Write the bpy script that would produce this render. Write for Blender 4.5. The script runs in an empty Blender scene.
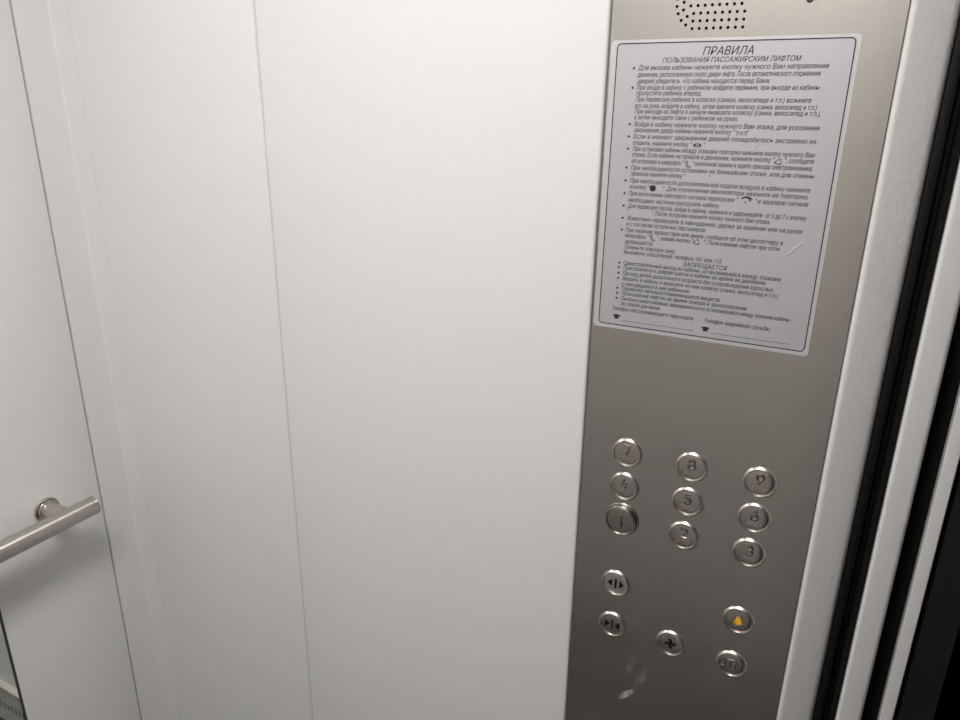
import bpy, bmesh, math, random
from mathutils import Vector, Matrix
from mathutils.geometry import interpolate_bezier, tessellate_polygon
random.seed(7)
S = bpy.context.scene
C = S.collection

# ------------------------------------------------------------------ sizes (metres)
H = 1.445            # eye height of the camera above the cabin floor
D = 0.72             # front wall plane (y)
XL = -1.0665         # left wall plane (x)
YB = -0.30           # rear wall plane (y)
CEIL = 2.36
XR = 0.0092          # edge of the doorway column

# ------------------------------------------------------------------ materials
def mat(name, col, rough=.5, metal=0., spec=.5, bump=None, coat=0., aniso=0.):
    m = bpy.data.materials.new(name); m.use_nodes = True
    nt = m.node_tree; b = nt.nodes['Principled BSDF']
    b.inputs['Base Color'].default_value = (*col, 1)
    b.inputs['Roughness'].default_value = rough
    b.inputs['Metallic'].default_value = metal
    b.inputs['Specular IOR Level'].default_value = spec
    b.inputs['Coat Weight'].default_value = coat
    b.inputs['Anisotropic'].default_value = aniso
    if bump:
        scale, strength, dist, stretch = bump
        tc = nt.nodes.new('ShaderNodeTexCoord'); mp = nt.nodes.new('ShaderNodeMapping')
        mp.inputs['Scale'].default_value = stretch
        nz = nt.nodes.new('ShaderNodeTexNoise'); nz.inputs['Scale'].default_value = scale
        nz.inputs['Detail'].default_value = 3
        bp = nt.nodes.new('ShaderNodeBump'); bp.inputs['Strength'].default_value = strength
        bp.inputs['Distance'].default_value = dist
        nt.links.new(tc.outputs['Object'], mp.inputs['Vector'])
        nt.links.new(mp.outputs['Vector'], nz.inputs['Vector'])
        nt.links.new(nz.outputs['Fac'], bp.inputs['Height'])
        nt.links.new(bp.outputs['Normal'], b.inputs['Normal'])
    return m

def steel_sheet():
    """brushed stainless sheet: fine brushing, wiped smears and a worn scuff near its foot"""
    m = mat('brushed_steel_sheet', (.62, .592, .56), .25, 1.0)
    nt = m.node_tree; N = nt.nodes; L = nt.links; b = N['Principled BSDF']
    tc = N.new('ShaderNodeTexCoord')
    def noise(scale, stretch, detail=3, dist=0.):
        mp = N.new('ShaderNodeMapping'); mp.inputs['Scale'].default_value = stretch
        nz = N.new('ShaderNodeTexNoise'); nz.inputs['Scale'].default_value = scale
        nz.inputs['Detail'].default_value = detail; nz.inputs['Distortion'].default_value = dist
        L.new(tc.outputs['Object'], mp.inputs['Vector']); L.new(mp.outputs['Vector'], nz.inputs['Vector'])
        return nz.outputs['Fac']
    def rng(v, a, b_, c, d):
        r = N.new('ShaderNodeMapRange')
        for k, x in zip((1, 2, 3, 4), (a, b_, c, d)): r.inputs[k].default_value = x
        L.new(v, r.inputs[0]); return r.outputs[0]
    def math_(op, x, y):
        n = N.new('ShaderNodeMath'); n.operation = op
        for i, v in enumerate((x, y)):
            if isinstance(v, (int, float)): n.inputs[i].default_value = v
            else: L.new(v, n.inputs[i])
        return n.outputs[0]
    smear = noise(7, (.8, 1, 3.2), 1, .2)          # wiped streaks
    sm = rng(smear, .40, .85, 0, 1)
    rough = math_('ADD', .225, math_('MULTIPLY', sm, .04))
    L.new(rough, b.inputs['Roughness'])
    # worn pale scuff: rotated ellipse masks broken by noise
    sp = N.new('ShaderNodeSeparateXYZ'); L.new(tc.outputs['Object'], sp.inputs[0])
    def ell(cx, cz, ang, rx, rz):
        dx = math_('SUBTRACT', sp.outputs[0], cx); dz = math_('SUBTRACT', sp.outputs[2], cz)
        c, s = math.cos(ang), math.sin(ang)
        u = math_('ADD', math_('MULTIPLY', dx, c / rx), math_('MULTIPLY', dz, s / rx))
        v = math_('ADD', math_('MULTIPLY', dx, -s / rz), math_('MULTIPLY', dz, c / rz))
        r = math_('ADD', math_('MULTIPLY', u, u), math_('MULTIPLY', v, v))
        return rng(r, .4, 1.2, 1, 0)
    scr = rng(noise(260, (1, 1, .35), 2), .42, .58, 0, 1)
    a = math_('MULTIPLY', ell(-.1600, .7575, .85, .0145, .0042), rng(scr, 0, 1, .55, 1))
    a2 = math_('MULTIPLY', ell(-.1440, .790, 1.3, .018, .005), math_('MULTIPLY', scr, .35))
    a3 = math_('MULTIPLY', ell(-.1580, .802, 1.2, .012, .006), math_('MULTIPLY', scr, .2))
    msk = math_('MAXIMUM', a, math_('MAXIMUM', a2, a3))
    pale = math_('ADD', math_('MULTIPLY', msk, .6), math_('MULTIPLY', sm, .02))
    mx = N.new('ShaderNodeMixShader'); df = N.new('ShaderNodeBsdfDiffuse'); df.inputs['Color'].default_value = (.62, .58, .54, 1)
    L.new(pale, mx.inputs[0]); L.new(b.outputs[0], mx.inputs[1]); L.new(df.outputs[0], mx.inputs[2])
    L.new(mx.outputs[0], N['Material Output'].inputs['Surface'])
    return m

M = {}
M['white'] = mat('white_enamel', (.768, .766, .76), .33, spec=.5, bump=(420, .05, .0006, (1, 1, 1)))
M['leaf'] = mat('white_door_paint', (.67, .662, .645), .28, coat=.4)
M['jamb'] = mat('white_orange_peel_paint', (.69, .682, .665), .28, bump=(250, .45, .0010, (1, 1, .8)), coat=.4)
M['steel'] = steel_sheet()
M['button_steel'] = mat('button_steel', (.63, .59, .55), .24, 1.0, bump=(60, .05, .0003, (1, 1, 30)))
M['bezel_steel'] = mat('bezel_steel', (.86, .82, .77), .30, 1.0)
M['dot_steel'] = mat('dot_steel', (.8, .76, .72), .3, 1.0)
M['dark_screw'] = mat('blackened_screw', (.05, .047, .044), .35, 1.0)
M['light_cap'] = mat('satin_cap', (.74, .71, .66), .42, 1.0)
M['worn_cap'] = mat('tarnished_cap', (.47, .455, .41), .27, 1.0)
M['numeral'] = mat('numeral_steel', (.74, .70, .65), .26, 1.0)
M['painted_groove'] = mat('painted_groove_shade', (.035, .033, .031), .5, spec=.3)  # flat near-black that paints in the shade around raised figures
M['rail'] = mat('satin_tube_steel', (.58, .55, .515), .30, 1.0, aniso=.9)
_n = M['rail'].node_tree.nodes.new('ShaderNodeTangent'); _n.direction_type = 'RADIAL'; _n.axis = 'Y'
M['rail'].node_tree.links.new(_n.outputs[0], M['rail'].node_tree.nodes['Principled BSDF'].inputs['Tangent'])
M['rail'].node_tree.nodes['Principled BSDF'].inputs['Anisotropic Rotation'].default_value = .25
M['bright_steel'] = mat('polished_flange', (.62, .57, .53), .16, 1.0)
M['black'] = mat('black_plastic', (.008, .0075, .007), .5, spec=.2)
M['rubber'] = mat('black_rubber', (.005, .0045, .005), .5, spec=.25, bump=(40, .2, .0006, (6, 1, .2)))
M['void'] = mat('shaft_black', (.006, .006, .006), .9, spec=.1)
M['yellow'] = mat('amber_inlay', (1.0, .54, .02), .4)
M['ink'] = mat('navy_ink', (.022, .022, .035), .45)
M['sheet'] = mat('laminated_sheet', (.70, .69, .70), .36, .55)
M['field'] = mat('printed_field', (.62, .612, .645), .36, .60)
M['portal'] = mat('dark_grey_portal', (.012, .012, .011), .5, spec=.3)
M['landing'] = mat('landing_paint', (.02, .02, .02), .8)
M['floor'] = mat('grey_rubber_floor', (.06, .058, .055), .6, bump=(200, .2, .0006, (1, 1, 1)))
M['ceil'] = mat('white_ceiling', (.78, .775, .76), .5)
M['rear'] = mat('rear_wall_panel', (.60, .59, .57), .35)
M['mirror'] = mat('mirror_silver', (.86, .88, .86), .015, 1.0)
M['skirt'] = mat('skirting_enamel', (.55, .535, .50), .4)
M['trimgrey'] = mat('gap_grey', (.05, .048, .046), .6)
em = bpy.data.materials.new('led_diffuser'); em.use_nodes = True
b = em.node_tree.nodes['Principled BSDF']; b.inputs['Base Color'].default_value = (.9, .9, .9, 1)
b.inputs['Emission Color'].default_value = (1.0, .972, .952, 1); b.inputs['Emission Strength'].default_value = 3.0
M['led'] = em

# ------------------------------------------------------------------ object helpers
def smooth(me, ang=35):
    me.polygons.foreach_set('use_smooth', [True] * len(me.polygons))
    try: me.set_sharp_from_angle(angle=math.radians(ang))
    except Exception: pass

def link(name, me, m, parent=None, loc=(0, 0, 0), sm=True):
    if m is not None:
        me.materials.clear(); me.materials.append(m)
    if sm: smooth(me)
    o = bpy.data.objects.new(name, me); C.objects.link(o); o.location = loc
    if parent: o.parent = parent
    return o

def from_bm(name, bm, m, parent=None, loc=(0, 0, 0), sm=True):
    me = bpy.data.meshes.new(name); bmesh.ops.recalc_face_normals(bm, faces=bm.faces)
    bm.to_mesh(me); bm.free()
    return link(name, me, m, parent, loc, sm)

def empty(name, loc=(0, 0, 0), **p):
    o = bpy.data.objects.new(name, None); C.objects.link(o); o.location = loc; o.empty_display_size = .05
    for k, v in p.items(): o[k] = v
    return o

def add_box(bm, x0, x1, y0, y1, z0, z1, r=0., seg=3, which=None):
    """box; the edges picked by which(mid point, direction) are rounded by r"""
    vs = [bm.verts.new((x, y, z)) for x in (x0, x1) for y in (y0, y1) for z in (z0, z1)]
    f = [(0, 1, 3, 2), (4, 6, 7, 5), (0, 4, 5, 1), (2, 3, 7, 6), (0, 2, 6, 4), (1, 5, 7, 3)]
    fs = [bm.faces.new([vs[i] for i in q]) for q in f]
    if r:
        es = set(e for q in fs for e in q.edges)
        if which: es = [e for e in es if which((e.verts[0].co + e.verts[1].co) / 2, (e.verts[1].co - e.verts[0].co).normalized())]
        bmesh.ops.bevel(bm, geom=list(es), offset=r, segments=seg, profile=.5, affect='EDGES')

def box(name, m, x0, x1, y0, y1, z0, z1, r=0., seg=3, which=None, parent=None):
    bm = bmesh.new(); add_box(bm, x0, x1, y0, y1, z0, z1, r, seg, which)
    return from_bm(name, bm, m, parent)

def structure(o): o['kind'] = 'structure'; return o

def lathe_bm(profile, n=56, closed=False, frame=None):
    """profile: (radius, height) pairs turned about +height; frame maps (a, b, h) to xyz"""
    frame = frame or (lambda a, b_, h: (a, -h, b_))          # default: on the front wall, facing -y
    bm = bmesh.new(); rings = []
    for r, h in profile:
        if r < 1e-7: rings.append([bm.verts.new(frame(0, 0, h))])
        else: rings.append([bm.verts.new(frame(r * math.cos(2 * math.pi * k / n), r * math.sin(2 * math.pi * k / n), h)) for k in range(n)])
    for A, B in zip(rings, rings[1:]):
        for k in range(n):
            q = [A[k % len(A)], A[(k + 1) % len(A)], B[(k + 1) % len(B)], B[k % len(B)]]
            q = list(dict.fromkeys(q))
            if len(q) >= 3: bm.faces.new(q)
    return bm

DG = lambda o: o.evaluated_get(bpy.context.evaluated_depsgraph_get())
WALL = Matrix.Rotation(math.pi / 2, 4, 'X')              # (x, y, z) -> (x, -z, y): drawn in xy, seen on the front wall

def curve_mesh(splines, extrude=0., bevel=0., fill=True, bevres=2, mtx=WALL):
    """splines: list of (points, cyclic) -> a mesh, either filled outline with holes or tubes"""
    cu = bpy.data.curves.new('outline', 'CURVE')
    cu.dimensions = '2D' if fill else '3D'
    cu.fill_mode = 'BOTH' if fill else 'FULL'
    cu.extrude = extrude * 100; cu.bevel_depth = bevel * 100; cu.bevel_resolution = bevres; cu.use_fill_caps = True
    for pts, cyc in splines:
        sp = cu.splines.new('POLY'); sp.points.add(len(pts) - 1); sp.use_cyclic_u = cyc
        for p, q in zip(sp.points, pts): p.co = (q[0] * 100, q[1] * 100, 0, 1)
    o = bpy.data.objects.new('outline', cu); C.objects.link(o)
    me = bpy.data.meshes.new_from_object(DG(o)); bpy.data.objects.remove(o); bpy.data.curves.remove(cu)
    me.transform(mtx @ Matrix.Scale(.01, 4)); return me

def text_mesh(body, shear=0.):
    """outline glyphs at size 1; each outer contour is filled on its own with the holes that lie in it"""
    cu = bpy.data.curves.new('words', 'FONT'); cu.body = body; cu.size = 1.0; cu.shear = shear
    o = bpy.data.objects.new('words', cu); C.objects.link(o)
    cc = DG(o).to_curve(bpy.context.evaluated_depsgraph_get())
    loops = []
    for sp in cc.splines:
        pts = []
        bp = sp.bezier_points; n = len(bp)
        if not n: pts = [v.co.to_3d() for v in sp.points]
        for i in range(n):
            p, q = bp[i], bp[(i + 1) % n]
            straight = p.handle_right_type == 'VECTOR' and q.handle_left_type == 'VECTOR'
            pts += interpolate_bezier(p.co, p.handle_right, q.handle_left, q.co, 2 if straight else 5)[:-1]
        out = []
        for v in pts:
            if not out or (v - out[-1]).length > 1e-5: out.append(v)
        if len(out) > 2: loops.append([Vector((v.x, v.y, 0)) for v in out])
    area = lambda L: .5 * sum(L[i - 1].x * L[i].y - L[i].x * L[i - 1].y for i in range(len(L)))
    def inside(p, L):
        r = False
        for i in range(len(L)):
            a, b_ = L[i - 1], L[i]
            if (a.y > p.y) != (b_.y > p.y) and p.x < (b_.x - a.x) * (p.y - a.y) / (b_.y - a.y) + a.x: r = not r
        return r
    A = [area(L) for L in loops]
    own = {}
    for i, h in enumerate(loops):
        for j, L in enumerate(loops):
            if i != j and A[i] * A[j] < 0 and abs(A[j]) > abs(A[i]) and inside(h[0], L): own[i] = j
    outer = [i for i in range(len(loops)) if i not in own]
    vs, fs = [], []
    for oi in outer:
        L = loops[oi]
        grp = [L] + [loops[i] for i, j in own.items() if j == oi]
        n0 = len(vs); flatv = [v for g in grp for v in g]; vs += flatv
        fs += [tuple(n0 + i for i in t) for t in tessellate_polygon(grp)]
    o.to_curve_clear(); bpy.data.objects.remove(o); bpy.data.curves.remove(cu)
    me = bpy.data.meshes.new('words'); me.from_pydata([tuple(v) for v in vs], [], fs); me.update()
    return me

def circle(cx, cy, r, n=16): return ([(cx + r * math.cos(2 * math.pi * k / n), cy + r * math.sin(2 * math.pi * k / n)) for k in range(n)], True)
def arc(cx, cy, rx, ry, a0, a1, n=14):
    return [(cx + rx * math.cos(math.radians(a0 + (a1 - a0) * k / n)), cy + ry * math.sin(math.radians(a0 + (a1 - a0) * k / n))) for k in range(n + 1)]
def rrect(x0, x1, y0, y1, r, n=8):
    p = []
    for cx, cy, a in ((x1 - r, y1 - r, 0), (x0 + r, y1 - r, 90), (x0 + r, y0 + r, 180), (x1 - r, y0 + r, 270)):
        p += arc(cx, cy, r, r, a, a + 90, n)
    return (p, True)

# ------------------------------------------------------------------ the cabin
structure(box('floor', M['floor'], XL - .06, .17, YB - .06, D + .06, -.04, 0))
structure(box('ceiling', M['ceil'], XL - .06, .06, YB - .06, D + .06, CEIL, CEIL + .04))

vert = lambda d: abs(d.z) > .9
# front wall: two enamelled panels with folded edges over a dark backing
wf = structure(empty('wall_front', (0, D, 0)))
def wpanel(x0, x1, front):
    bm = bmesh.new()
    add_box(bm, x0, x1, front - D, .03, .121, CEIL, .0030, 4, lambda c, d: vert(d) and c.y < 0.01)
    from_bm('panel', bm, M['white'], wf)
wpanel(-1.0142, -.6764, D - .005)
wpanel(-.6741, -.2366, D - .005)
box('backing', M['trimgrey'], XL - .05, .0088, .031, .05, 0, CEIL, parent=wf)
# left corner: an L profile folded from one sheet
bm = bmesh.new()
pts = [(XL - .004, .6715), (XL + .0008, .6715), (XL + .0008, D + .0005)]
pts += [(XL + .0008 + .0035 * (1 - math.cos(t)), D + .0005 + .0035 * math.sin(t)) for t in (.4, .8, 1.2, math.pi / 2)]
pts += [(-1.0213, D + .0012), (-1.0213, D + .008), (XL - .004, D + .008)]
lo = [bm.verts.new((x, y, 0)) for x, y in pts]; hi = [bm.verts.new((x, y, CEIL)) for x, y in pts]
bm.faces.new(lo); bm.faces.new(hi)
for k in range(len(pts)):
    j = (k + 1) % len(pts); bm.faces.new([lo[k], lo[j], hi[j], hi[k]])
structure(from_bm('trim_1', bm, M['white']))
# left wall: panels either side of the mirror
wl = structure(empty('wall_left', (XL, 0, 0)))
def lpanel(y0, y1):
    bm = bmesh.new(); add_box(bm, -.03, 0, y0, y1, .0, CEIL, .0012, 2, lambda c, d: vert(d) and c.x > -.01)
    from_bm('panel', bm, M['white'], wl)
lpanel(.4812, .6690); lpanel(YB, -.0635)
box('backing', M['trimgrey'], -.05, -.031, YB, D, 0, CEIL, parent=wl)
structure(box('wall_back', M['rear'], XL - .05, .055, YB - .03, YB, 0, CEIL))
wr = structure(empty('wall_right', (XR, 0, 0)))
box('return_panel', M['white'], .036, .06, YB - .03, -.09, 0, CEIL, parent=wr)
box('lintel', M['white'], 0, .045, -.09, D + .4, 2.03, CEIL, parent=wr)

# slotted skirting along the foot of the front wall
sl = [rrect(-1.0, 1.0, -1, 1, .2)]
w0, w1 = XL + .0012, .0085
spl = [([(w0, 0), (w1, 0), (w1, .106), (w0, .106)], True)]
x = w0 + .012
while x < w1 - .012:
    spl.append(rrect(x, x + .0055, (.040), .064, .0024, 3)); x += .0150
me = curve_mesh(spl, extrude=.0006)
bf = structure(empty('baseboard_front', (0, D - .014, 0)))
link('slotted_face', me, M['skirt'], bf, (0, 0, 0), sm=False)
box('ledge', M['skirt'], w0, w1, -.0050, .0118, .1065, .1195, .0015, 2, lambda c, d: abs(d.x) > .9 and c.y < 0, parent=bf)
box('backing', M['void'], w0, w1, .004, .011, 0, .1063, parent=bf)

# mirror let into the left wall
mir = empty('wall_mirror', (XL, .21, .09)); mir['label'] = 'frameless wall mirror with black edge reflecting slotted skirting under handrail'; mir['category'] = 'mirror'
bm = bmesh.new(); add_box(bm, -.012, -.0015, -.2678, .2678, .0, 1.98); from_bm('glass', bm, M['mirror'], mir)
bm = bmesh.new()
for a, c in ((-.2712, -.2680), (.2680, .2712)): add_box(bm, -.012, -.0002, a, c, 0, 1.98)
add_box(bm, -.012, -.0002, -.2680, .2680, -.005, -.0002); add_box(bm, -.012, -.0002, -.2680, .2680, 1.9802, 1.985)
from_bm('edging', bm, M['trimgrey'], mir)

# ------------------------------------------------------------------ handrail on the left wall
RZ, SO, RR = H - .6105, .0535, .0149
ry0, ry1 = -.199, .6245
hr = empty('handrail', (XL, (ry0 + ry1) / 2, RZ)); hr['label'] = 'satin steel tube handrail on round wall flange at left wall'; hr['category'] = 'handrail'
c0 = hr.location.y
alongy = lambda a, b_, h: (SO + a, h, b_)
prof = [(RR - .0012, ry0 - c0 + .003), (RR, ry0 - c0 + .005), (RR, ry1 - c0 - .006), (RR - .0003, ry1 - c0 - .005)]
from_bm('tube', lathe_bm(prof, 48, frame=alongy), M['rail'], hr)
for s, e in ((1, ry1 - c0), (-1, ry0 - c0)):
    p = [(RR + .0001, e - s * .0060), (RR + .0001, e - s * .0012), (RR - .0008, e - s * .0003), (RR - .002, e), (0, e)]
    from_bm('end_cap', lathe_bm(p, 48, frame=alongy), M['rail'], hr)
outx = lambda a, b_, h: (h, a, b_)
for y in (.5777, -.1527):
    br = from_bm('bracket', lathe_bm([(.0138, .004), (.0138, SO - RR + .0075)], 32, frame=outx), M['rail'], hr, (0, y - c0, 0))
    from_bm('flange', lathe_bm([(.0203, 0), (.0205, .0035), (.0198, .0048), (.0176, .0052), (.0172, .0042), (.0162, .0042), (.0160, .0075), (.0154, .0086), (.0141, .0088), (0, .0088)], 48, frame=outx), M['bright_steel'], br)

# ------------------------------------------------------------------ doorway: column, car door leaf, landing leaf, portal
fv = lambda c, d: vert(d) and c.y < D + .02
jy = D - .012
def splayed(name, x0, x1, y0, y1, yb, z0, z1, r):
    bm = bmesh.new(); vs = [bm.verts.new((x, y, z)) for z in (z0, z1) for x, y in ((x0, y0), (x1, y1), (x1, yb), (x0, yb))]
    for q in ((0, 1, 2, 3), (4, 5, 6, 7), (0, 1, 5, 4), (1, 2, 6, 5), (2, 3, 7, 6), (3, 0, 4, 7)): bm.faces.new([vs[i] for i in q])
    es = [e for e in bm.edges if abs(e.verts[0].co.z - e.verts[1].co.z) > 1 and e.verts[0].co.y < yb - .001]
    bmesh.ops.bevel(bm, geom=es, offset=r, segments=6, profile=.5, affect='EDGES')
    return structure(from_bm(name, bm, M['jamb'] if name[0] == 't' else M['leaf']))
splayed('trim_2', .0092, .0450, jy, jy + .018, D + .10, 0, 2.04, .0068)
sealroot = structure(empty('trim_3', (.0555, D + .008, 0)))
box('rubber_seal', M['rubber'], -.0103, -.0020, 0, .06, 0, 2.03, .0012, 2, lambda c, d: vert(d) and c.y < .02, parent=sealroot)
box('rubber_seal', M['rubber'], -.0014, .0040, .010, .07, 0, 2.03, .0016, 2, lambda c, d: vert(d) and c.y < .03, parent=sealroot)
box('gap_filler', M['void'], .0044, .0076, -.025, .07, 0, 2.03, parent=sealroot)  # black filler added to hide the leaf's lit side and darken the gap
splayed('door_1', .0660 * .965, .0892 * .968, D - .025, D - .021, D + .42, .008, 2.03, .0042)
structure(box('trim_4', M['void'], .0860, .1032, D + .006, D + .42, 0, 2.03))
structure(box('door_2', M['leaf'], .1040 * .992, .1160 * .992, D - .006, D + .42, .008, 2.03, .0016, 3, fv))
pt = structure(empty('trim_5', (.1195, D - .004, 0)))
spl = [([(0, 0), (.0285, 0), (.0285, 2.05), (0, 2.05)], True), circle(.0172, H - .5025, .0013, 14)]
link('portal_face', curve_mesh(spl, extrude=.0008), M['portal'], pt, sm=False)
box('portal_side', M['portal'], .0, .0285, .002, .20, 0, 2.05, parent=pt)
# the unlit landing
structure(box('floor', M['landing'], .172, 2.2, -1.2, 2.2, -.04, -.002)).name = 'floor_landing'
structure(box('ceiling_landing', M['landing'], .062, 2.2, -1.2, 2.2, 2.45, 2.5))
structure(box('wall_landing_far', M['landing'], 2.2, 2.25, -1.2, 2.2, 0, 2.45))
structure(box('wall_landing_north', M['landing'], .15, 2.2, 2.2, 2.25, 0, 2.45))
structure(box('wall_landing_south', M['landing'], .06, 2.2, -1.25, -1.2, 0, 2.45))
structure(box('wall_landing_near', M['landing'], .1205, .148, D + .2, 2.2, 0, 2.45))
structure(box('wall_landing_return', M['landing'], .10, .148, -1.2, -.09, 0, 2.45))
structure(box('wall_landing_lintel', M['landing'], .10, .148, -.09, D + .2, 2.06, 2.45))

# ------------------------------------------------------------------ ceiling light
cl = empty('ceiling_light', (-.27, -.02, CEIL))
cl['label'] = 'long narrow white light panel set in the cabin ceiling'; cl['category'] = 'light'
LW, LD = .15, .27
box('diffuser', M['led'], -LW, LW, -LD, LD, -.006, -.001, parent=cl)
bm = bmesh.new()
for q in ((-LW - .015, -LW - .0005, -LD - .015, LD + .015), (LW + .0005, LW + .015, -LD - .015, LD + .015), (-LW, LW, -LD - .015, -LD - .0005), (-LW, LW, LD + .0005, LD + .015)):
    add_box(bm, *q, -.009, -.0005)
from_bm('frame', bm, M['bezel_steel'], cl)

la = bpy.data.lights.new('lamp', 'AREA'); la.shape = 'RECTANGLE'; la.size = 2 * LW; la.size_y = 2 * LD
la.energy = 12.0; la.color = (1.0, .972, .952); la.spread = math.radians(140)
lo_ = bpy.data.objects.new('lamp', la); C.objects.link(lo_); lo_.parent = cl; lo_.location = (0, 0, -.012)

# ------------------------------------------------------------------ the control panel
PX0, PX1, PZ0, PZ1 = -.2358, .0084, .112, CEIL - .002
cp = empty('control_panel', (-.1139, D, PZ0))
cp['label'] = 'brushed steel control panel with round floor buttons beside the doorway'; cp['category'] = 'control panel'
COLS = (-.1851, -.1146, -.0456); 
ROW = {'7': H - .3608, '4': H - .4026, '1': H - .4450, 'o': H - .5322, 'c': H - .5912}
def loc(x, z, y=0): return (x + .1139, y, z - PZ0)
holes = []
for r, (xf, n) in enumerate(((-.1603, 8), (-.1602, 8), (-.1602, 8), (-.1633, 8))):
    for k in range(n): holes.append((xf + k * .00623, H + .0680 + r * .00622))
left_arc = [(-.1663, .0712), (-.1708, .0751), (-.1740, .0807), (-.1756, .0867), (-.1657, .0782), (-.1695, .0836), (-.1696, .0898)]
holes += [(x, H + z) for x, z in left_arc]
zc = .0897                                            # the grille repeats upward, out of the picture
holes += [(x, H + 2 * zc - z) for x, z in left_arc[:6]]
for r in range(3):
    for k in range(8): holes.append(((-.1602, -.1602, -.1603)[r] + k * .00623, H + .0680 + (4 + r) * .00622))
spl = [([(PX0, PZ0), (PX1, PZ0), (PX1, PZ1), (PX0, PZ1)], True)] + [circle(x, z, .00138, 14) for x, z in holes]
spl += [circle(-.0652, H + .0876, .0030, 20)]
fp = link('faceplate', curve_mesh(spl, extrude=.0008), M['steel'], cp, (.1139, .0008, -PZ0), sm=False)
# bring the sheet's own coordinates to world-like metres so its wear stays where it is
box('speaker_backing', M['void'], -.20 + .1139, -.09 + .1139, .0035, .006, H + .055 - PZ0, H + .125 - PZ0, parent=cp)
from_bm('screw', lathe_bm([(0, -.0012), (.0006, -.0012), (.0008, .0002), (.0022, .0004), (.0026, -.0002), (.0027, -.0030)], 28), M['dark_screw'], cp, loc(-.0652, H + .0876))
box('screw_backing', M['void'], -.0652 - .005 + .1139, -.0652 + .005 + .1139, .0035, .006, H + .083 - PZ0, H + .093 - PZ0, parent=cp)

mm = .001
BEZEL = [(r * mm, h * mm) for r, h in [(17.2, 0), (17.1, .4), (16.7, 1.0), (15.9, 1.9), (15.4, 2.35), (15.0, 2.45), (14.7, 2.3), (14.55, 1.8), (14.45, 0.15), (13.0, .15)]]
CAP = [(r * mm, h * mm) for r, h in [(13.8, .1), (13.8, .95), (13.65, 1.2), (13.3, 1.3), (7, 1.32), (0, 1.32)]]
BEZEL1 = [(r * mm, h * mm) for r, h in [(20.2, 0), (20.2, .5), (19.9, .9), (19.3, 1.1), (18.5, 1.0), (18.2, .5), (18.1, .5), (18.1, 4.8), (17.85, 5.6), (17.3, 6.0), (16.5, 6.0), (15.9, 5.5), (15.75, 4.6), (15.0, 4.6)]]
CAP1 = [(r * mm, h * mm) for r, h in [(15.5, 3.5), (15.5, 5.0), (15.2, 5.25), (14.6, 5.35), (7, 5.35), (0, 5.35)]]
bez_me = None
def digit(ch):
    """single-stroke figures on a 0.6 x 1 body, as cut by an engraver"""
    return {
        '1': [[(.12, .74), (.36, 1), (.36, 0)]],
        '2': [arc(.3, .70, .28, .30, 165, -25) + [(.04, 0), (.6, 0)]],
        '3': [arc(.28, .74, .26, .26, 150, -90) + arc(.28, .25, .29, .25, 90, -150)],
        '4': [[(.44, 0), (.44, .62)], [(.30, 1), (.02, .28), (.6, .28)]],
        '5': [[(.54, 1), (.12, 1), (.07, .56)] + arc(.29, .32, .28, .32, 120, -145)],
        '6': [[(.46, 1), (.10, .46)] + arc(.3, .29, .27, .29, 150, -210, 22)],
        '7': [[(.03, 1), (.58, 1), (.22, 0)]],
        '8': [arc(.3, .76, .22, .24, -90, 270, 20), arc(.3, .27, .28, .27, 90, 450, 20)],
        '9': [[(.14, 0), (.50, .54)] + arc(.3, .71, .27, .29, -30, 330, 22)],
        'О': [arc(.3, .5, .28, .5, 90, 450, 22)],
        'Т': [[(0, 1), (.62, 1)], [(.31, 1), (.31, 0)]],
        'М': [[(0, 0), (.04, 1), (.39, .28), (.74, 1), (.78, 0)]],
    }[ch]
def strokes(paths, ox, oz, s, h, rad, name, m, parent, painted_groove=1.9):
    sp = [([(ox + s * x, oz + s * z, 0) for x, z in p], False) for p in paths]
    if painted_groove:
        me = curve_mesh(sp, bevel=rad * painted_groove, fill=False, bevres=1)
        for v in me.vertices: v.co.y = v.co.y * .04 - h - .0001
        link('painted_groove', me, M['painted_groove'], parent)  # flat black ribbon under the stroke; its shade is only coloured in
    me = curve_mesh(sp, bevel=rad, fill=False, bevres=2)
    for v in me.vertices: v.co.y = v.co.y * .8 - h - .0001; v.co.z += rad * .45
    return link(name, me, m, parent)
BR = {'7': '1101 11', '8': '1100 11', '9': '0101 00', '4': '1101 00', '5': '1001 00', '6': '1110 00', '2': '1100 00', '3': '1001 10', 'x': ''}
BRD = {'1': (1,), '2': (1, 2), '3': (1, 4), '4': (1, 4, 5), '5': (1, 5), '6': (1, 2, 4), '7': (1, 2, 4, 5), '8': (1, 2, 5), '9': (2, 4)}
def braille(ch, cx, cz, h, parent):
    bm = bmesh.new(); pitch = .0019
    cells = [(3, 4, 5, 6), BRD[ch], (2, 4, 6), (2, 3, 4, 5)]
    for ci, cell in enumerate(cells):
        for d in cell:
            col, row = divmod(d - 1, 3)
            x = cx + (ci - 1.5) * .0043 + (col - .5) * pitch; z = cz + (1 - row) * pitch
            for q in (bmesh.ops.create_icosphere(bm, subdivisions=1, radius=.00055)['verts'],):
                for v in q: v.co = Vector((v.co.x + x, v.co.y * .6 - h, v.co.z + z))
    return from_bm('braille_dots', bm, M['dot_steel'], parent)

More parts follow.
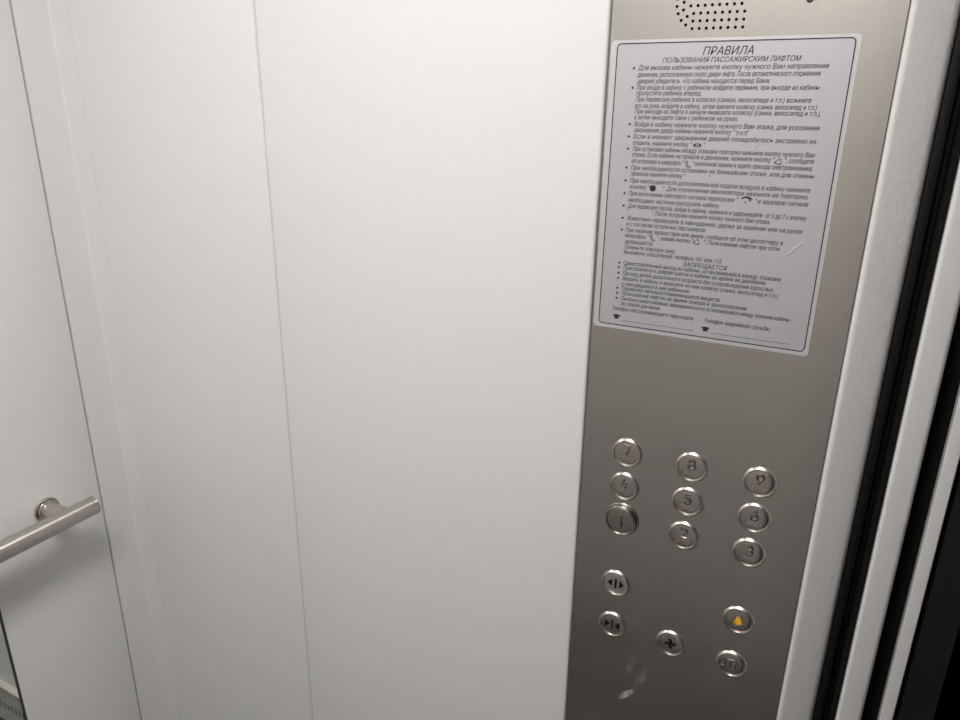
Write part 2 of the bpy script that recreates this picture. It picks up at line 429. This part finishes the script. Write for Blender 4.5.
def button(x, z, label, capmat=None, first=False):
    bt = empty('button'); bt.parent = cp; bt.location = loc(x, z); bt['label'] = label
    from_bm('bezel', lathe_bm(BEZEL1 if first else BEZEL), M['worn_cap' if first else 'bezel_steel'], bt)
    from_bm('cap', lathe_bm(CAP1 if first else CAP), capmat or M['button_steel'], bt)
    return bt
for row, chs in ((ROW['7'], '789'), (ROW['4'], '456'), (ROW['1'], '123')):
    for x, ch in zip(COLS, chs):
        one = ch == '1'
        bt = button(x, row, ('tarnished raised button with figure 1' if one else 'round steel button with raised figure %s' % ch), M['worn_cap'] if one else None, one)
        h = .0053 if one else .0013
        s = .0160 if one else .0116
        strokes(digit(ch), -.3 * s + (.0005 if one else 0), (-.0075 if one else -.0022), s, h, (.0008 if one else .00068), 'numeral', M['numeral'], bt)
        if not one: braille(ch, -.0005, -.0074, h, bt)

def flat(polys, name, m, parent, h, ex=.0003):
    return link(name, curve_mesh([(p, True) for p in polys], extrude=ex), m, parent, (0, -h, 0), sm=False)
bt = button(COLS[0], ROW['o'], 'pale door open button with two black arrows pointing apart', M['light_cap'])
T = lambda pts, k=.00108: [(a * k, c * k) for a, c in pts]
flat([T([(-9.4, 0), (-4.0, 5.0), (-4.0, -5.0)])], 'arrow', M['black'], bt, .0015)
flat([T([(9.4, 0), (4.0, -5.0), (4.0, 5.0)])], 'arrow', M['black'], bt, .0015)
flat([T([(-1.2, -5.8), (1.2, -5.8), (1.2, 5.8), (-1.2, 5.8)])], 'bar', M['black'], bt, .0015)
bt = button(COLS[0], ROW['c'], 'steel door close button with two black arrows pointing together')
flat([T([(-3.0, 0), (-8.4, -4.8), (-8.4, 4.8)])], 'arrow', M['black'], bt, .0015)
flat([T([(3.0, 0), (8.4, 4.8), (8.4, -4.8)])], 'arrow', M['black'], bt, .0015)
flat([T([(-.8, -5.8), (.8, -5.8), (.8, 5.8), (-.8, 5.8)])], 'bar', M['black'], bt, .0015)
bt = button(COLS[1], ROW['c'] , 'steel fan button with black four bladed symbol')
polys = []
blade = [(0, .9), (.9, 1.6), (1.5, 3.0), (1.4, 4.6), (.3, 5.6), (-1.6, 5.5), (-2.7, 4.6), (-2.6, 4.0), (-1.5, 4.2), (-1.1, 3.2), (-1.2, 1.6)]
for k in range(4):
    c, s = math.cos(k * math.pi / 2), math.sin(k * math.pi / 2)
    bm_pts = T([(a * c - b_ * s, a * s + b_ * c) for a, b_ in blade], .00112)
    polys.append(bm_pts)
fan = flat(polys, 'fan_symbol', M['black'], bt, .0015)
from_bm('hub', lathe_bm([(.0022, .0013), (.0022, .0019), (0, .0019)], 20), M['black'], fan)
bell = [(-.5, 4.4)] + arc(0, 2.6, 2.6, 2.6, 120, 180, 5) + [(-2.9, -1.0), (-4.3, -2.8), (-4.3, -3.5), (4.3, -3.5), (4.3, -2.8), (2.9, -1.0)] + arc(0, 2.6, 2.6, 2.6, 0, 60, 5) + [(.5, 4.4)]
bt = button(COLS[2], ROW['o'] + .0004, 'steel alarm button with amber bell symbol')
bl = flat([T(bell, .00112)], 'bell_symbol', M['yellow'], bt, .0015)
flat([T(arc(0, -4.2, 1.2, 1.2, 0, 360, 10)[:-1], .00112)], 'clapper', M['yellow'], bl, .0000)
strokes([[(-5.4, -2.2), (-3.3, 2.4)], arc(0, 3.2, 2.9, 2.6, 150, 30, 8), [(3.5, 2.0), (5.0, -2.2)]], 0, 0, .00112, .0013, .0004, 'outline', M['bezel_steel'], bl, 0)
flat([T([(x * 1.22, z * 1.18) for x, z in bell], .00112)], 'outline', M['painted_groove'], bl, -.00035)
bt = button(COLS[2], ROW['c'] - .0006, 'steel cancel button with raised letters ОТМ')
s = .0108
strokes([[(x - 1.16, z - .5) for x, z in p] for p in digit('О')] + [[(x - .39, z - .5) for x, z in p] for p in digit('Т')] + [[(x + .38, z - .5) for x, z in p] for p in digit('М')],
        0, 0, s, .0013, .00055, 'lettering', M['numeral'], bt, 1.6)

# ------------------------------------------------------------------ the notice
SX, SZ = -.2333, H + .0605              # its top left corner
ns = empty('safety_notice', (SX + .105, D - .0001, SZ - .140))
ns['label'] = 'laminated white notice of passenger lift rules in Russian on steel panel'; ns['category'] = 'notice'
def nloc(h): return (-.105, -h, .140)
k = .001
link('sheet', curve_mesh([rrect(-1.0 * k, 211.8 * k, -280.6 * k, -.4 * k, 3.5 * k)], extrude=.0002), M['sheet'], ns, nloc(.0003), sm=False)
inner = (5.2 * k, 207.9 * k, -276.4 * k, -3.5 * k)
link('printed_field', curve_mesh([rrect(*inner, 4 * k)], extrude=.00003), M['field'], ns, nloc(.00054), sm=False)
w = .52 * k
link('border_line', curve_mesh([rrect(inner[0] - w, inner[1] + w, inner[2] - w, inner[3] + w, 4 * k + w), rrect(inner[0] + w, inner[1] - w, inner[2] + w, inner[3] - w, 4 * k - w)], extrude=.00004), M['ink'], ns, nloc(.00062), sm=False)
# creases in the laminate
for cx, cz, ang, L, wd in ((186.5, -180.2, .85, 9, 1.3), (183.0, -184.5, .55, 6, 1.0), (141, -92, 1.1, 7, .8)):
    bm = bmesh.new()
    for v in bmesh.ops.create_uvsphere(bm, u_segments=20, v_segments=8, radius=1)['verts']:
        a, c = v.co.x * L * k, v.co.z * wd * k
        v.co = Vector((cx * k + a * math.cos(ang) - c * math.sin(ang), v.co.y * .0003, cz * k + a * math.sin(ang) + c * math.cos(ang)))
    from_bm('crease', bm, M['field'], ns, nloc(.00055))

LINES = [
    ('T', 84.8, -11.2, 43.5, 'ПРАВИЛА'),
    ('S', 49.2, -18.5, 118.8, 'ПОЛЬЗОВАНИЯ ПАССАЖИРСКИМ ЛИФТОМ'),
    ('b', 26.4, -25.2, 164.2, 'Для вызова кабины нажмите кнопку нужного Вам направления'),
    ('', 26.3, -31.1, 158.7, 'движения, расположенную около двери лифта. После автоматического открывания'),
    ('', 26.5, -36.8, 118.7, 'дверей убедитесь, что кабина находится перед Вами.'),
    ('b', 26.7, -42.5, 159.2, 'При входе в кабину с ребенком войдите первыми, при выходе из кабины'),
    ('', 26.6, -47.4, 60.7, 'пропустите ребенка вперед.'),
    ('', 26.5, -52.9, 154.5, 'При перевозке ребенка в коляске (санках, велосипеде и т.п.) возьмите'),
    ('', 26.4, -58.7, 159.7, 'его на руки, войдите в кабину, затем ввезите коляску (санки, велосипед и т.п.)'),
    ('', 26.5, -63.7, 163.2, 'При выходе из лифта в начале вывезите коляску (санки, велосипед и т.п.),'),
    ('', 26.4, -69.0, 95.9, 'а затем выходите сами с ребенком на руках.'),
    ('b', 27.0, -75.4, 164.0, 'Войдя в кабину нажмите кнопку нужного Вам этажа, для ускорения'),
    ('', 27.1, -80.7, 106.0, 'закрывания двери кабины нажмите кнопку "         "'),
    ('b', 27.3, -86.7, 163.1, 'Если в момент закрывания дверей понадобилось экстренно их'),
    ('', 27.2, -92.6, 68.8, 'открыть, нажмите кнопку "         ".'),
    ('b', 27.4, -98.1, 163.3, 'При остановке кабины между этажами повторно нажмите кнопку нужного Вам'),
    ('', 27.3, -103.5, 163.3, 'этажа. Если кабина не пришла в движение, нажмите кнопку "       ", сообщите'),
    ('', 27.2, -109.6, 163.0, 'об остановке в микрофон "       " кнопочной панели и ждите прихода электромеханика.'),
    ('b', 27.1, -116.0, 165.9, 'При необходимости остановки на ближайшем этаже  или для отмены'),
    ('', 27.3, -121.5, 76.2, 'приказов нажмите кнопку "                    "'),
    ('b', 27.3, -128.3, 163.9, 'При необходимости дополнительной подачи воздуха в кабину нажмите'),
    ('', 27.5, -134.2, 163.0, 'кнопку "         ". Для отключения вентилятора нажмите ее повторно.'),
    ('b', 26.8, -140.6, 164.7, 'При включении светового сигнала перегрузки "            " и звуковом сигнале'),
    ('', 26.8, -147.0, 88.2, 'необходимо частично разгрузить кабину.'),
    ('b', 26.8, -152.9, 165.3, 'Для перевозки грузов, войдя в кабину, нажмите и удерживайте  от 5 до 7 с кнопку'),
    ('', 27.2, -158.5, 134.3, '"                    ". После погрузки нажмите кнопку нужного Вам этажа.'),
    ('b', 26.9, -165.0, 163.8, 'Животных перевозить в наморднике, держа за ошейник или на руках'),
    ('', 26.9, -170.7, 78.3, 'и с согласия остальных пассажиров.'),
    ('b', 26.5, -176.8, 148.9, 'При наличии запаха гари или дыма: сообщите об этом диспетчеру в'),
    ('', 26.4, -182.3, 147.2, 'микрофон "       ", нажав кнопку "        ". Пользование лифтом при этом'),
    ('', 26.7, -188.4, 29.0, 'запрещается.'),
    ('', 26.6, -194.0, 51.6, 'Покиньте опасную зону.'),
    ('', 26.4, -199.3, 97.0, 'Вызовите спасателей: телефон 101 или 112.'),
    ('S', 86.9, -205.0, 42.2, 'ЗАПРЕЩАЕТСЯ'),
    ('b', 27.3, -210.5, 151.4, 'Самостоятельный выход из кабины, остановившейся между этажами.'),
    ('b', 27.2, -215.4, 138.4, 'Прислоняться к дверям шахты и кабины во время ее движения.'),
    ('b', 27.3, -221.1, 146.0, 'Проезд детей дошкольного возраста без сопровождения взрослых.'),
    ('b', 27.2, -226.6, 150.3, 'Ввозить в кабину и вывозить из нее коляску (санки, велосипед и т.п.)'),
    ('', 27.1, -232.1, 69.1, 'с находящимся в ней ребенком.'),
    ('b', 27.2, -237.1, 99.1, 'Перевозка легковоспламеняющихся веществ.'),
    ('b', 27.4, -242.3, 124.7, 'Пользование лифтом во время пожара и землетрясения.'),
    ('b', 27.5, -247.9, 165.8, 'Пытаться самостоятельно эвакуироваться из остановившейся между этажами кабины -'),
    ('', 27.6, -253.2, 41.3, 'это опасно для жизни.'),
    ('', 19.1, -259.1, 83.3, 'Телефон обслуживающего персонала'),
    ('', 113.9, -259.4, 61.3, 'Телефон аварийной службы'),
]
def place_words(bm, rows):
    for kind, x, zmid, wid, body in rows:
        size = {'T': 9.6, 'S': 6.0}.get(kind, 5.9) * k
        cap = kind in 'TS' and kind != ''
        me = text_mesh(body, .24)
        xs = [v.co.x for v in me.vertices]
        a, c = min(xs), max(xs); sx = wid * k / (c - a); sy = size
        base = zmid * k - (.364 if cap else .273) * size
        n0 = len(bm.verts)
        bm.from_mesh(me); bm.verts.ensure_lookup_table()
        for v in bm.verts[n0:]:
            v.co = Vector((x * k + (v.co.x - a) * sx, 0, base + v.co.y * sy))
        n1 = len(bm.verts); bm.from_mesh(me); bm.verts.ensure_lookup_table()      # second strike: heavier print
        for v in bm.verts[n1:]:
            v.co = Vector((x * k + .00014 + (v.co.x - a) * sx, .00001, base + v.co.y * sy))
        n2 = len(bm.verts); bm.from_mesh(me); bm.verts.ensure_lookup_table()
        for v in bm.verts[n2:]:
            v.co = Vector((x * k + .00007 + (v.co.x - a) * sx, .00002, base + .00013 + v.co.y * sy))
        bpy.data.meshes.remove(me)
def words(name, rows):
    bm = bmesh.new(); place_words(bm, rows)
    for f in bm.faces:
        f.normal_update()
        if f.normal.y > 0: f.normal_flip()
    me = bpy.data.meshes.new(name); bm.to_mesh(me); bm.free()
    return link(name, me, M['ink'], ns, nloc(.00066), sm=False)
words('heading', LINES[:2])
words('lettering', LINES[2:33] + LINES[34:43])
words('lettering', LINES[33:34])
words('telephone_caption', LINES[43:44]); words('telephone_caption', LINES[44:45])
dot_me = None
for r in LINES:
    if r[0] == 'b':
        if dot_me is None: dot_me = curve_mesh([circle(0, 0, 1.15 * k, 14)], extrude=.00003)
        b0 = nloc(.00066); link('bullet', dot_me, M['ink'], ns, (b0[0] + 22.7 * k, b0[1], b0[2] + (r[2] + .2) * k), sm=False)
def pictogram(name, fills, lines=()):
    bm = bmesh.new()
    if fills: bm.from_mesh(curve_mesh(fills, extrude=.00003))
    if lines:
        me = curve_mesh([([(a * k, b_ * k, 0) for a, b_ in p], False) for p in lines], bevel=.00036, fill=False, bevres=1)
        for v in me.vertices: v.co.y *= .08
        bm.from_mesh(me)
    me = bpy.data.meshes.new(name); bm.to_mesh(me); bm.free()
    link(name, me, M['ink'], ns, nloc(.00066), sm=False)
# pictograms inside the lines
def at(cx, cz, pts, s=1.0): return ([((cx + a * s) * k, (cz + b_ * s) * k) for a, b_ in pts], True)
cx, cz = 126.8, -80.9
pictogram('arrows_pictogram', [], [[(cx - 4.2, cz + 2), (cx - 4.2, cz - 2), (cx - 1.2, cz), (cx - 4.2, cz + 2)], [(cx + 4.2, cz + 2), (cx + 4.2, cz - 2), (cx + 1.2, cz), (cx + 4.2, cz + 2)], [(cx, cz + 2.2), (cx, cz - 2.2)]])
cx, cz = 88.7, -92.6
pictogram('arrows_pictogram', [at(cx, cz, [(-4.4, 0), (-1.4, 2.2), (-1.4, -2.2)]), at(cx, cz, [(4.4, 0), (1.4, -2.2), (1.4, 2.2)]), at(cx, cz, [(-.5, -2.2), (.5, -2.2), (.5, 2.2), (-.5, 2.2)])])
for cx, cz in ((161.3, -104.2), (97.6, -182.2)):
    ol = [[(cx - 2.8, cz - .6), (cx + 1.0, cz + 2.6), (cx + 1.8, cz + 2.2), (cx + 2.6, cz - 2.2), (cx + 1.6, cz - 2.6), (cx - 2.6, cz - 1.4), (cx - 2.8, cz - .6)]]
    pictogram('bell_pictogram', [at(cx, cz, [(-3.6, -.8), (-2.2, .2), (-1.6, -1.6), (-3.0, -2.0)]), at(cx, cz, [(.2, -1.6), (1.8, -2.0), (1.0, -3.2)])], ol)
for cx, cz in ((82.0, -110.0), (54.8, -182.2)):
    pictogram('handset_pictogram', [], [[(cx - 1.8, cz + 3), (cx - .6, cz + 2.6), (cx - .6, cz + 1.2), (cx - 1.0, cz + .6), (cx - .2, cz - 1.2), (cx + 1.2, cz - 1.8), (cx + 2.4, cz - 1.8), (cx + 2.6, cz - 2.8), (cx + .6, cz - 3.2), (cx - 1.6, cz - 1.6), (cx - 2.4, cz + .8), (cx - 1.8, cz + 3)]])
pictogram('fan_pictogram', [circle(50.5 * k, -134.1 * k, 3.1 * k, 24)])
cx, cz = 138.9, -139.4
pictogram('overload_pictogram', [at(cx, cz, [(-5.4, 1.0), (-3.6, 2.6), (-.4, 3.2), (3.2, 2.4), (5.6, .4), (4.6, -.6), (2.2, .4), (-.6, 1.6), (-2.8, 1.2), (-4.4, .2)]),
        at(cx, cz, [(2.2, .6), (3.8, 0), (2.0, -2.6), (.4, -3.2), (1.6, -1.2)]), at(cx, cz, [(-2.4, -2.4), (-.6, -3.4), (-.4, -2.2), (-1.6, -1.6)])])
for cx, cz in ((24.2, -267.4), (115.6, -267.6)):
    pictogram('telephone_pictogram', [at(cx, cz, [(-4.2, .6), (-3.0, 1.9), (0, 2.4), (3.0, 1.9), (4.2, .6), (3.6, -.1), (2.2, .3), (2.4, -1.9), (1.6, -2.6), (-1.6, -2.6), (-2.4, -1.9), (-2.2, .3), (-3.6, -.1)])])
for x0, x1 in ((30.5, 103.2), (121.3, 194.0)):
    link('ruled_line', curve_mesh([([(x0 * k, -271.35 * k), (x1 * k, -271.35 * k), (x1 * k, -270.95 * k), (x0 * k, -270.95 * k)], True)], extrude=.00003), M['ink'], ns, nloc(.00066), sm=False)

# ------------------------------------------------------------------ camera, world, view
cam = bpy.data.cameras.new('camera'); co = bpy.data.objects.new('camera', cam); C.objects.link(co); S.camera = co
cam.sensor_fit = 'HORIZONTAL'; cam.sensor_width = 36; cam.lens = 724.44 * 36 / 960
cam.clip_start = .01
r = Vector((0.88727052, 0.46109984, 0.01174582)); u = Vector((-0.16230105, 0.2882683, 0.94369474)); f = Vector((-0.43175154, 0.83921888, -0.33060895))
m3 = Matrix((r, u, -f)).transposed(); co.matrix_world = Matrix.Translation((0, 0, H)) @ m3.to_4x4()
w = bpy.data.worlds.new('world'); S.world = w; w.use_nodes = True
w.node_tree.nodes['Background'].inputs[0].default_value = (.002, .002, .002, 1)
S.view_settings.view_transform = 'Standard'; S.view_settings.look = 'None'; S.view_settings.gamma = 1
S.view_settings.use_curve_mapping = False
S.view_settings.exposure = 0.12
S.cycles.max_bounces = 16; S.cycles.diffuse_bounces = 10; S.cycles.glossy_bounces = 8
